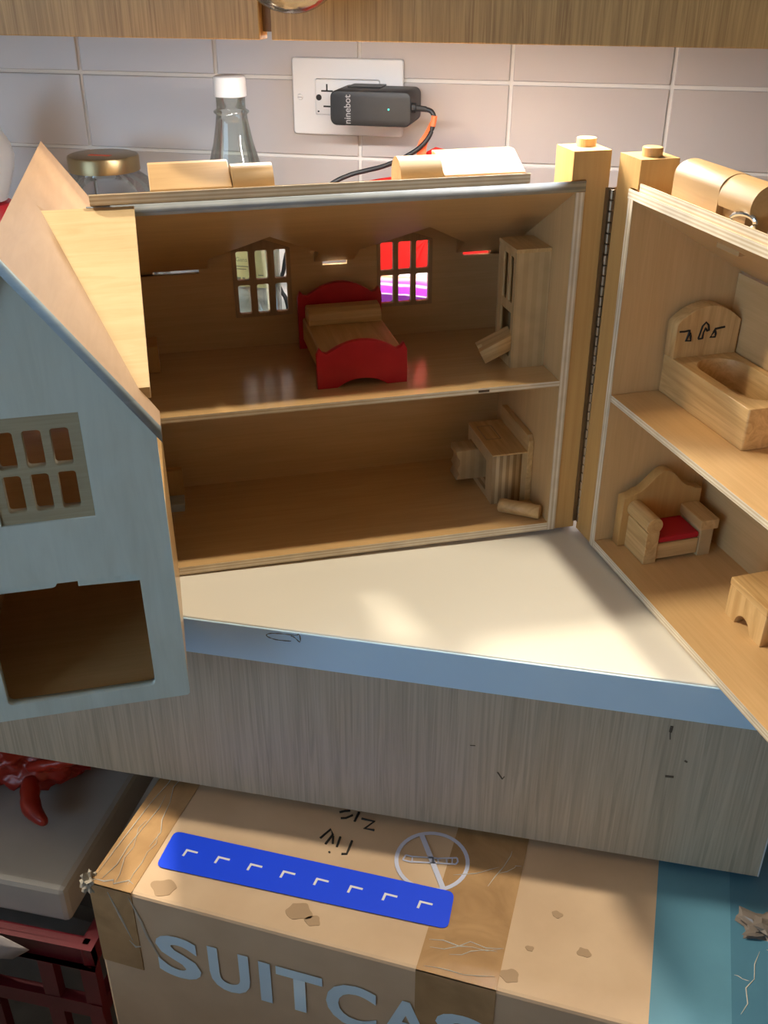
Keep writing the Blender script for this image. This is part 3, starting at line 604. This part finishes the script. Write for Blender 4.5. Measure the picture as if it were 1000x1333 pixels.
# packets seen through the toy windows
def packet(name, outline, y0, th, mats, label, cat, bump=0.004, matfn=None):
    """pillow-shaped packet: outline in X-Z, belly along Y"""
    xs = [p[0] for p in outline]; zs = [p[1] for p in outline]; cx, cz = sum(xs)/len(xs), sum(zs)/len(zs)
    rings = 7; vs = []; n = len(outline)
    for side in (-1, 1):
        for k in range(rings+1):
            t = k/rings
            for i, (x, z) in enumerate(outline):
                q = (1-t); wob = 1+0.10*math.sin(i*2.3+k*1.7)
                vs.append((cx+(x-cx)*q, y0+side*th*math.sqrt(max(0, 1-q*q))*wob*0.5+side*0.0004, cz+(z-cz)*q))
    fs = []
    for s in range(2):
        o0 = s*(rings+1)*n
        for k in range(rings):
            for i in range(n): fs.append((o0+k*n+i, o0+k*n+(i+1) % n, o0+(k+1)*n+(i+1) % n, o0+(k+1)*n+i))
    o1 = (rings+1)*n
    fs += [(i, (i+1) % n, o1+(i+1) % n, o1+i) for i in range(n)]
    mb = MB(); mb.add(vs, fs)
    o = obj(name, mb, mats); o.data.polygons.foreach_set('use_smooth', [True]*len(o.data.polygons))
    return tag(o, label, cat)
m_redbag = mottled('red_foil', (0.80, 0.022, 0.018, 1), (0.72, 0.018, 0.015, 1), 12, 0.35)
dens = lambda pts, k=4: [(pts[i][0]+(pts[(i+1) % len(pts)][0]-pts[i][0])*j/k, pts[i][1]+(pts[(i+1) % len(pts)][1]-pts[i][1])*j/k) for i in range(len(pts)) for j in range(k)]
packet('red_bag', dens([(0.325, 0.002), (0.475, 0.002), (0.485, 0.13), (0.482, 0.22), (0.462, 0.248), (0.432, 0.2690), (0.400, 0.2755), (0.390, 0.2700), (0.386, 0.2480), (0.372, 0.2480), (0.34, 0.2425), (0.310, 0.2350), (0.312, 0.10)]), -0.052, 0.045, m_redbag,
       'red foil bag leaning behind the right toy window', 'bag')
m_pur, nt, b = base_mat('purple_print', (0.5, 0.1, 0.6, 1), 0.3)
tc = nt.nodes.new('ShaderNodeTexCoord'); mp = nt.nodes.new('ShaderNodeMapping'); mp.inputs['Rotation'].default_value = (0, 0.0, 0); nt.links.new(tc.outputs['Object'], mp.inputs[0])
nz = nt.nodes.new('ShaderNodeTexNoise'); nz.inputs['Scale'].default_value = 18; nt.links.new(mp.outputs[0], nz.inputs[0])
sp_ = nt.nodes.new('ShaderNodeSeparateXYZ'); nt.links.new(mp.outputs[0], sp_.inputs[0])
ad = nt.nodes.new('ShaderNodeMath'); ad.operation = 'MULTIPLY_ADD'; ad.inputs[1].default_value = 0.010; nt.links.new(nz.outputs[0], ad.inputs[0]); nt.links.new(sp_.outputs[2], ad.inputs[2])
rg = nt.nodes.new('ShaderNodeMapRange'); rg.inputs[1].default_value = 0.143; rg.inputs[2].default_value = 0.177; nt.links.new(ad.outputs[0], rg.inputs[0])
P1, P2, WH, OR = (0.13, 0.02, 0.20, 1), (0.42, 0.06, 0.62, 1), (0.85, 0.82, 0.88, 1), (0.85, 0.30, 0.10, 1)
rr = ramp(nt, [(0.0, P1), (0.30, P1), (0.33, WH), (0.36, P2), (0.55, P2), (0.60, WH), (0.66, P2), (0.80, OR), (0.88, WH)]); rr.color_ramp.interpolation = 'LINEAR'
nt.links.new(rg.outputs[0], rr.inputs[0]); nt.links.new(rr.outputs[0], b.inputs['Base Color'])
packet('purple_packet', dens([(0.325, 0.002), (0.470, 0.002), (0.474, 0.10), (0.468, 0.168), (0.40, 0.172), (0.33, 0.167), (0.322, 0.08)]), -0.125, 0.030, m_pur,
       'purple, white and orange packet in front of the red bag', 'packet')
m_wp, nt, b = base_mat('white_label_packet', (0.8, 0.78, 0.74, 1), 0.4)
tc = nt.nodes.new('ShaderNodeTexCoord'); sp_ = nt.nodes.new('ShaderNodeSeparateXYZ'); nt.links.new(tc.outputs['Object'], sp_.inputs[0])
rg = nt.nodes.new('ShaderNodeMapRange'); rg.inputs[1].default_value = 0.06; rg.inputs[2].default_value = 0.16; nt.links.new(sp_.outputs[2], rg.inputs[0])
W_, G_ = (0.90, 0.88, 0.84, 1), (0.60, 0.63, 0.60, 1)
rr = ramp(nt, [(0.0, W_), (0.30, W_), (0.36, G_), (0.44, G_), (0.50, W_), (0.58, W_), (0.64, G_), (0.72, G_), (0.76, W_)]); nt.links.new(rg.outputs[0], rr.inputs[0]); nt.links.new(rr.outputs[0], b.inputs['Base Color'])
pk = packet('white_packet', dens([(0.135, 0.002), (0.255, 0.002), (0.258, 0.10), (0.255, 0.19), (0.20, 0.195), (0.14, 0.192), (0.132, 0.10)]), -0.033, 0.025, m_wp,
       'white packet with grey bands and a yellow label behind the left toy window', 'packet')
lbo = obj('label', MB().box(0.165, 0.2225, -0.0505, -0.0495, 0.121, 0.166), plain('yellow_label', (0.92, 0.80, 0.42, 1), 0.5), pk, 'pale yellow label with grey print')
m_lg = plain('label_grey', (0.30, 0.29, 0.20, 1), 0.6)
tm = text_mesh('Gans', 0.012)
for v in tm.vertices: v.co = (0.1812+v.co.x*0.55, -0.0508, 0.1490+v.co.y*0.55)
obj('lettering', tm, m_lg, pk)
for a, b_, z in ((0.181, 0.196, 0.1432), (0.181, 0.193, 0.1402), (0.2065, 0.2125, 0.1345)): obj('printed_line', MB().box(a, b_, -0.0509, -0.0504, z, z+0.0010), m_lg, pk)
for a, w in ((0.1815, 0.0045), (0.1880, 0.0030), (0.2060, 0.0018), (0.2090, 0.0030)): obj('printed_block', MB().box(a, a+w, -0.0509, -0.0504, 0.1265, 0.1315), m_lg, pk)

# globe bulb hanging in front of the cupboards
gb = thing('pendant_bulb', 'clear glass globe bulb hanging in front of the wall cupboards', 'lamp', Matrix.Translation((0.3545, -0.372, 0.4406)))
R_ = 0.0368
obj('globe', MB().lathe([(R_*math.sin(a), -R_*math.cos(a)) for a in [math.pi*0.92*i/24 for i in range(25)]], n=48), clear('bulb_glass', (0.86, 0.80, 0.72, 1), 0.10, 0.08), gb, smooth=True)
obj('socket', MB().cyl(0.014, 0.036, 0.085, n=24), M['dark'], gb); obj('cord', MB().cyl(0.0025, 0.085, 2.4-0.4406, n=8), M['dark'], gb)
for lx, ly, lz, light, lab in ((0.72, -0.335, 1.35, key, 'small hanging lamp above the white countertop'), (-1.2, -0.31, 2.0, key2, 'small ceiling lamp far to the left of the countertop')):
    cl = thing('ceiling_lamp', lab, 'lamp', Matrix.Translation((lx, ly, 2.4)))
    obj('stem', MB().cyl(0.004, lz+0.06-2.4, 0, n=10), m_white, cl); obj('canopy', MB().cyl(0.05, -0.02, 0, n=24), m_white, cl)
    light.parent = cl; light.location = (0, 0, lz-2.4)

# ================================================================ CARDBOARD BOX
BA = math.radians(-4.44)
BXM = Matrix.Translation((0.2300, -0.5986, -0.192)) @ Matrix.Rotation(BA, 4, 'Z')
bxi = BXM.inverted()
cb = thing('cardboard_box', 'large brown cardboard box printed SUITCASE below the countertop', 'box', BXM @ Matrix.Translation((0.26, 0.17, -0.708)))
B = (0.26, 0.17, -0.708)
m_card = mottled('cardboard', (0.68, 0.495, 0.33, 1), (0.61, 0.43, 0.28, 1), 18, 0.75, 0.06, detail=8)
BW, BD = 0.527, 0.34
obj('carton', MB().box(0, BW, 0, BD, -0.708, 0), m_card, cb, base=B, bev=0.003)
m_tape, nt, b = base_mat('brown_tape', (0.36, 0.20, 0.085, 1), 0.22)
tc = nt.nodes.new('ShaderNodeTexCoord'); n = nt.nodes.new('ShaderNodeTexNoise'); n.inputs['Scale'].default_value = 22; n.inputs['Detail'].default_value = 5; n.inputs['Distortion'].default_value = 1.5
nt.links.new(tc.outputs['Object'], n.inputs[0]); r = ramp(nt, [(0.35, (0.40, 0.235, 0.11, 1)), (0.65, (0.52, 0.32, 0.155, 1))]); nt.links.new(n.outputs[0], r.inputs[0]); nt.links.new(r.outputs[0], b.inputs['Base Color'])
bp = nt.nodes.new('ShaderNodeBump'); bp.inputs['Strength'].default_value = 0.25; bp.inputs['Distance'].default_value = 0.002; nt.links.new(n.outputs[0], bp.inputs['Height']); nt.links.new(bp.outputs[0], b.inputs['Normal'])
def tape(x0, x1, down, name='tape', mat=None, lab=None, z=0.0005):
    mb = MB(); mb.box(x0, x1, -0.0004-z, BD, 0.00002, z); mb.box(x0, x1, -0.0004-z, -0.00002, -down, z)
    obj(name, mb, mat or m_tape, cb, lab, base=B)
tape(0.0015, 0.0385, 0.09, lab='clear brown parcel tape')
tape(0.2650, 0.3230, 0.20, lab='clear brown parcel tape')
m_bl = mottled('blue_print', (0.115, 0.30, 0.42, 1), (0.10, 0.265, 0.375, 1), 20, 0.55)
m_bl2 = mottled('blue_print_taped', (0.085, 0.225, 0.33, 1), (0.075, 0.20, 0.30, 1), 20, 0.25)
mb = MB().box(0.4260, 0.4800, -0.0006, BD, 0.00002, 0.0004).box(0.4260, 0.4800, -0.0006, -0.00002, -0.40, 0.0004)
obj('blue_stripe', mb, m_bl, cb, 'wide light blue printed stripe', base=B)
mb = MB().box(0.4800, BW-0.001, -0.0010, BD, 0.00002, 0.0007).box(0.4800, BW-0.001, -0.0010, -0.00002, -0.40, 0.0007)
obj('blue_stripe', mb, m_bl2, cb, 'darker blue taped end of the stripe', base=B)
# stain marks
m_stain = plain('stain_brown', (0.43, 0.29, 0.175, 1), 0.7)
for x, y, r in ((0.168, 0.022, 0.010), (0.181, 0.017, 0.006), (0.330, 0.014, 0.007), (0.355, 0.075, 0.004), (0.060, 0.012, 0.010), (0.378, 0.048, 0.005), (0.034, 0.050, 0.001), (0.340, 0.040, 0.003)):
    k = 28; pts = [(x+r*(1+0.18*math.sin(3*t+x*90))*math.cos(t), y+r*0.75*(1+0.15*math.cos(4*t+y*70))*math.sin(t)) for t in [2*math.pi*i/k for i in range(k)]]
    obj('stain', MB().prism(pts, XY(0), 0.0001, 0.0004), m_stain, cb, base=B)
# lettering on the front
m_let = plain('light_blue_print', (0.68, 0.86, 1.0, 1), 0.5)
for ch_, x0, x1 in (('S', 0.0537, 0.0915), ('U', 0.0992, 0.1335), ('I', 0.1418, 0.1515), ('T', 0.1560, 0.1935), ('C', 0.1960, 0.2360), ('A', 0.2390, 0.2790), ('S', 0.2810, 0.3190), ('E', 0.3260, 0.3600)):
    tm = text_mesh(ch_, 0.1, 0.0032)
    xs = [v.co.x for v in tm.vertices]; ys = [v.co.y for v in tm.vertices]
    hz = 0.0495 if ch_ in 'SCU' else 0.047
    for v in tm.vertices:
        v.co = (x0+(v.co.x-min(xs))/(max(xs)-min(xs))*(x1-x0), -0.0012, -0.0845-(0.0010 if ch_ in 'SCU' else 0)+(v.co.y-min(ys))/(max(ys)-min(ys))*hz)
    obj('printed_letter', tm, m_let, cb, 'light blue printed letter' if ch_ == 'S' and x0 < 0.1 else None, base=B)
def w2b(x, y): p = bxi @ Vector((x, y, -0.192)); return (p.x, p.y)
# blue sticker with eight white corner marks
q = [w2b(*p) for p in ((0.2774, -0.5367), (0.5115, -0.5484), (0.5114, -0.5823), (0.2767, -0.5739))]
def rounded_quad(q, r=0.006, n=4):
    o = []
    for i in range(4):
        p, a, c = Vector(q[i]), Vector(q[i-1]), Vector(q[(i+1) % 4])
        d0, d1 = (a-p).normalized()*r, (c-p).normalized()*r
        for k in range(n+1):
            t = k/n; o.append(tuple(p+d0*(1-t)**2+d1*t**2))
    return o
m_stk = plain('blue_sticker', (0.0, 0.065, 1.0, 1), 0.5)
stk = thing('blue_sticker', 'long bright blue sticker with eight white corner marks on the box', 'sticker', BXM)
obj('sheet', MB().prism(rounded_quad(q), XY(0), 0.0010, 0.00135), m_stk, stk)
m_wht = plain('white_print', (0.82, 0.84, 0.88, 1), 0.5)
for k in range(8):
    t = k/7; cx, cy_ = w2b(0.2985+(0.4910-0.2985)*t, -0.5562+(-0.5652+0.5562)*t)
    L_ = [(-0.0048, 0.0032), (0.0056, 0.0032), (0.0056, 0.0014), (-0.0030, 0.0014), (-0.0034, -0.0040), (-0.0053, -0.0040)]
    obj('corner_mark', MB().prism([(cx+a, cy_+b) for a, b in L_], XY(0), 0.00136, 0.00146), m_wht, stk)
# crossed-out knife symbol
m_sym = plain('pale_blue_print', (0.62, 0.66, 0.86, 1), 0.6)
sx, sy_ = w2b(0.4892, -0.5215); sy0 = MB()
n = 40; ro, ri = 0.0300, 0.0268
vs = []
for i in range(n):
    a = 2*math.pi*i/n
    for r in (ri, ro): vs += [(sx+r*math.cos(a), sy_+r*math.sin(a), 0.0006), (sx+r*math.cos(a), sy_+r*math.sin(a), 0.0008)]
fs = []
for i in range(n):
    j0, j1 = i*4, ((i+1) % n)*4
    fs += [(j0+1, j0+3, j1+3, j1+1), (j0, j1, j1+2, j0+2), (j0+2, j1+2, j1+3, j0+3), (j0, j0+1, j1+1, j1)]
sy0.add(vs, fs)
def seg(ax, ay, bx, by, w):
    d = Vector((bx-ax, by-ay)).normalized(); nn = Vector((-d.y, d.x))*w/2
    sy0.prism([(sx+ax+nn.x, sy_+ay+nn.y), (sx+bx+nn.x, sy_+by+nn.y), (sx+bx-nn.x, sy_+by-nn.y), (sx+ax-nn.x, sy_+ay-nn.y)], XY(0), 0.0006, 0.00085)
seg(-0.015, 0.0240, 0.0150, -0.0240, 0.0042)
kn_ = [(-0.0225, -0.0060), (-0.0215, -0.0005), (-0.0160, -0.0005), (0.0000, 0.0030), (0.0040, 0.0035), (0.0185, 0.0085), (0.0200, 0.0050), (0.0190, 0.0020), (0.0050, -0.0010), (0.0010, -0.0020), (-0.0165, -0.0060), (-0.0225, -0.0060)]
for a, b_ in zip(kn_[:-1], kn_[1:]): seg(*a, *b_, 0.0013)
for a, b_ in (((-0.0160, -0.0005), (-0.0150, -0.0055)), ((0.0000, 0.0030), (0.0015, -0.0020)), ((0.0040, 0.0035), (0.0055, -0.0010)), ((0.0105, 0.0055), (0.0120, 0.0008)), ((0.0150, 0.0070), (0.0160, 0.0015))): seg(*a, *b_, 0.0011)
obj('no_knife_symbol', sy0, m_sym, cb, 'pale crossed-out knife symbol in a ring', base=B)
# handwriting
hw = MB()
strokes = [[(0.4044, -0.4873), (0.4085, -0.4850), (0.4128, -0.4838)], [(0.4070, -0.4935), (0.4110, -0.4925), (0.4159, -0.4880)], [(0.4204, -0.4838), (0.4191, -0.4945)], [(0.4241, -0.4902), (0.4352, -0.4910), (0.4289, -0.5002), (0.4373, -0.5003)],
           [(0.3959, -0.5178), (0.4019, -0.5068), (0.4050, -0.5120), (0.4017, -0.5229)], [(0.4058, -0.5137), (0.4075, -0.5213)], [(0.4117, -0.5132), (0.4115, -0.5238)], [(0.4220, -0.5151), (0.4215, -0.5240), (0.4210, -0.5291), (0.4169, -0.5300)], [(0.4066, -0.5308), (0.4074, -0.5299)]]
for s in strokes:
    pts = [w2b(*p) for p in s]
    hw.tube([(a, b_, 0.0003) for a, b_ in pts], 0.0010, 6)
obj('handwriting', hw, M['ink'], cb, 'black marker handwriting, upside down', base=B)
# wrinkles of clear tape: thin film ridges
m_film = clear('tape_film', (0.95, 0.95, 0.95, 1), 0.25, 0.15)
wr = MB(); rnd = random.Random(3)
for p0, p1, wob, r in (((0.268, 0.026), (0.322, 0.034), 0.003, 0.0004), ((0.270, 0.020), (0.320, 0.033), 0.002, 0.0003), ((0.285, 0.018), (0.318, 0.030), 0.003, 0.0003), ((0.272, 0.088), (0.305, 0.106), 0.004, 0.0003), ((0.300, 0.085), (0.312, 0.125), 0.003, 0.0004), ((0.306, 0.100), (0.322, 0.112), 0.002, 0.0003),
                       ((0.010, 0.006), (0.016, 0.100), 0.004, 0.0004), ((0.022, 0.004), (0.014, 0.070), 0.004, 0.0003), ((0.032, 0.006), (0.030, 0.060), 0.004, 0.0003), ((0.030, 0.045), (0.020, 0.125), 0.004, 0.0004), ((0.006, 0.004), (0.036, 0.008), 0.003, 0.0006), ((0.004, 0.010), (0.012, 0.140), 0.002, 0.0004),
                       ((0.486, 0.030), (0.500, 0.085), 0.003, 0.0004), ((0.506, 0.020), (0.512, 0.070), 0.003, 0.0004), ((0.482, 0.060), (0.492, 0.058), 0.001, 0.0003), ((0.505, 0.088), (0.516, 0.086), 0.001, 0.0005), ((0.270, 0.004), (0.320, 0.010), 0.003, 0.0003)):
    p = [(p0[0]+(p1[0]-p0[0])*t/5+rnd.uniform(-wob, wob)*(0 < t < 5), p0[1]+(p1[1]-p0[1])*t/5+rnd.uniform(-wob, wob)*(0 < t < 5)) for t in range(6)]
    wr.tube([(a, b_, 0.0008) for a, b_ in p], [r*0.4, r, r*1.2, r*0.7, r, r*0.3], 5)
for p in ([(0.018, -0.001, -0.004), (0.026, -0.001, -0.03), (0.033, -0.001, -0.055)], [(0.036, -0.001, -0.004), (0.044, -0.0006, -0.03), (0.047, -0.0006, -0.045), (0.058, -0.0006, -0.075)], [(0.030, -0.001, -0.056), (0.035, -0.0008, -0.062), (0.040, -0.001, -0.060)]):
    wr.tube(p, [0.0003]+[0.0011]*(len(p)-2)+[0.0003], 6)
obj('tape_wrinkle', wr, plain('film_white', (0.62, 0.58, 0.52, 1), 0.2), cb, 'pale creases in the tape', base=B, kind='stuff')
# crumpled tape ends
def crumple(name, c, r, seed, parent, mat, base, sq=(1, 1, 0.5)):
    bm = bmesh.new(); bmesh.ops.create_icosphere(bm, subdivisions=3, radius=1); rn = random.Random(seed)
    ph = [rn.uniform(0, 6) for _ in range(6)]
    for v in bm.verts:
        p = v.co; k = 1+0.35*math.sin(5*p.x+ph[0])*math.sin(4*p.y+ph[1])+0.25*math.sin(9*p.z+ph[2]+3*p.x)+0.15*math.sin(14*p.y+ph[3])
        v.co = Vector((p.x*sq[0], p.y*sq[1], p.z*sq[2]))*r*k+Vector(c)
    me = bpy.data.meshes.new(name); bm.to_mesh(me); bm.free()
    return obj(name, me, mat, parent, base=base)
crumple('tape_end', (0.0, 0.004, -0.004), 0.008, 4, cb, plain('crumpled_film', (0.40, 0.36, 0.30, 1), 0.25), B, (0.7, 0.8, 1.2))
crumple('tape_end', (0.506, 0.105, 0.003), 0.016, 9, cb, plain('crumpled_film2', (0.20, 0.17, 0.15, 1), 0.25), B, (1.2, 0.8, 0.35))

# ================================================================ CLUTTER LEFT OF THE BOX
m_crate = mottled('dark_red_plastic', (0.13, 0.008, 0.018, 1), (0.10, 0.006, 0.014, 1), 20, 0.4)
cr = thing('plastic_crate', 'dark red plastic crate standing left of the cardboard box', 'crate', Matrix.Translation((0.0, -0.45, -0.9)))
B = (0.0, -0.45, -0.9)
XL, XR, YF, YB, ZTp = -0.26, 0.180, -0.545, -0.15, -0.354
mb = MB()
mb.box(XL, XR, YF, YF+0.012, ZTp-0.030, ZTp); mb.box(XR-0.012, XR, YF, YB, ZTp-0.030, ZTp); mb.box(XL, XL+0.012, YF, YB, ZTp-0.030, ZTp); mb.box(XL, XR, YB-0.012, YB, ZTp-0.030, ZTp)
obj('rim', mb, m_crate, cr, base=B, bev=0.003)
obj('bottom', MB().box(XL, XR, YF, YB, -0.9, -0.885), m_crate, cr, base=B)
for x in (XL, -0.15, -0.04, 0.05, 0.12, XR-0.016): obj('rib', MB().box(x, x+0.016, YF+0.001, YF+0.011, -0.885, ZTp-0.030), m_crate, cr, base=B)
for y in (YF+0.06, YF+0.15, YF+0.25, YB-0.02): obj('rib', MB().box(XR-0.011, XR-0.001, y, y+0.016, -0.885, ZTp-0.030), m_crate, cr, base=B)
for z in (-0.46, -0.62): obj('rail', MB().box(XL, XR-0.0005, YF+0.0005, YF+0.0115, z, z+0.02).box(XR-0.0115, XR-0.0005, YF, YB, z, z+0.02), m_crate, cr, base=B)
packet('grey_bag', dens([(-0.20, -0.87), (0.15, -0.87), (0.16, -0.60), (0.12, -0.50), (-0.02, -0.48), (-0.18, -0.53)]), -0.42, 0.12, mottled('grey_plastic_bag', (0.22, 0.22, 0.22, 1), (0.14, 0.14, 0.14, 1), 9, 0.4), 'grey plastic bag inside the red crate', 'bag')
m_foam = mottled('white_foam', (0.48, 0.46, 0.43, 1), (0.42, 0.40, 0.375, 1), 14, 0.7)
lid_ = tag(obj('foam_lid', MB().box(-0.28, 0.152, -0.526, -0.16, -0.3525, -0.308), m_foam, bev=0.006), 'white foam lid lying on the red crate', 'lid')
# sheet of thin film hanging over the lid's front
m_sheet = mottled('translucent_film', (0.46, 0.42, 0.43, 1), (0.36, 0.32, 0.33, 1), 16, 0.3)
packet('film_bag', dens([(-0.22, -0.378), (0.07, -0.384), (0.105, -0.376), (0.125, -0.358), (0.10, -0.346), (-0.05, -0.342), (-0.22, -0.342)]), -0.556, 0.012, m_sheet, 'thin clear plastic bag hanging over the front of the red crate', 'bag')
# red net bag on the lid
from mathutils import noise
def lumpy(name, c, size, seed, mat, label, cat, amp=0.38, sub=5):
    bm = bmesh.new(); bmesh.ops.create_icosphere(bm, subdivisions=sub, radius=1); off = Vector((seed*3.7, seed*1.3, seed*2.1))
    for v in bm.verts:
        p = v.co.copy(); q1 = p*1.6+off; q2 = p*4.2+off
        k = 0.72+amp*(1-abs(noise.noise(q1))*2.2)*0.5+amp*0.42*(0.5-abs(noise.noise(q2))*1.6)+0.05*noise.noise(p*11+off)
        q = Vector((p.x*size[0], p.y*size[1], p.z*size[2]))*k; q.z = max(q.z, -size[2]*0.62); v.co = q+Vector(c)
    for f in bm.faces: f.smooth = True
    me = bpy.data.meshes.new(name); bm.to_mesh(me); bm.free()
    return tag(obj(name, me, mat), label, cat)
m_rb = mottled('red_plastic_bag', (0.46, 0.036, 0.016, 1), (0.28, 0.016, 0.012, 1), 22, 0.32, 0.3)
rb = lumpy('red_plastic_bag', (0.010, -0.375, -0.274), (0.125, 0.075, 0.052), 5, m_rb, 'red plastic bag tied in a knot on the white foam lid', 'bag')
T_ = lambda L: [(x-0.012, y+0.050, z-0.038) for x, y, z in L]
hd = MB(); hd.tube(catmull(T_([(0.075, -0.470, -0.235), (0.110, -0.470, -0.222), (0.135, -0.450, -0.222), (0.142, -0.420, -0.230), (0.125, -0.400, -0.236)]), 6), [0.0045, 0.0065, 0.0055, 0.007, 0.006]*5, 10)
hd.tube(catmull(T_([(0.080, -0.478, -0.243), (0.095, -0.505, -0.250), (0.118, -0.520, -0.252)]), 6), [0.007, 0.008, 0.009, 0.010, 0.009, 0.010, 0.010, 0.009, 0.008, 0.007, 0.006, 0.005, 0.003], 10)
obj('handle', hd, m_rb, rb, smooth=True)
lumpy('grey_bag', (-0.06, -0.488, -0.288), (0.075, 0.028, 0.030), 11, mottled('pale_plastic', (0.30, 0.27, 0.28, 1), (0.12, 0.11, 0.12, 1), 30, 0.3), 'dark grey crumpled plastic bag in front of the red bag', 'bag')
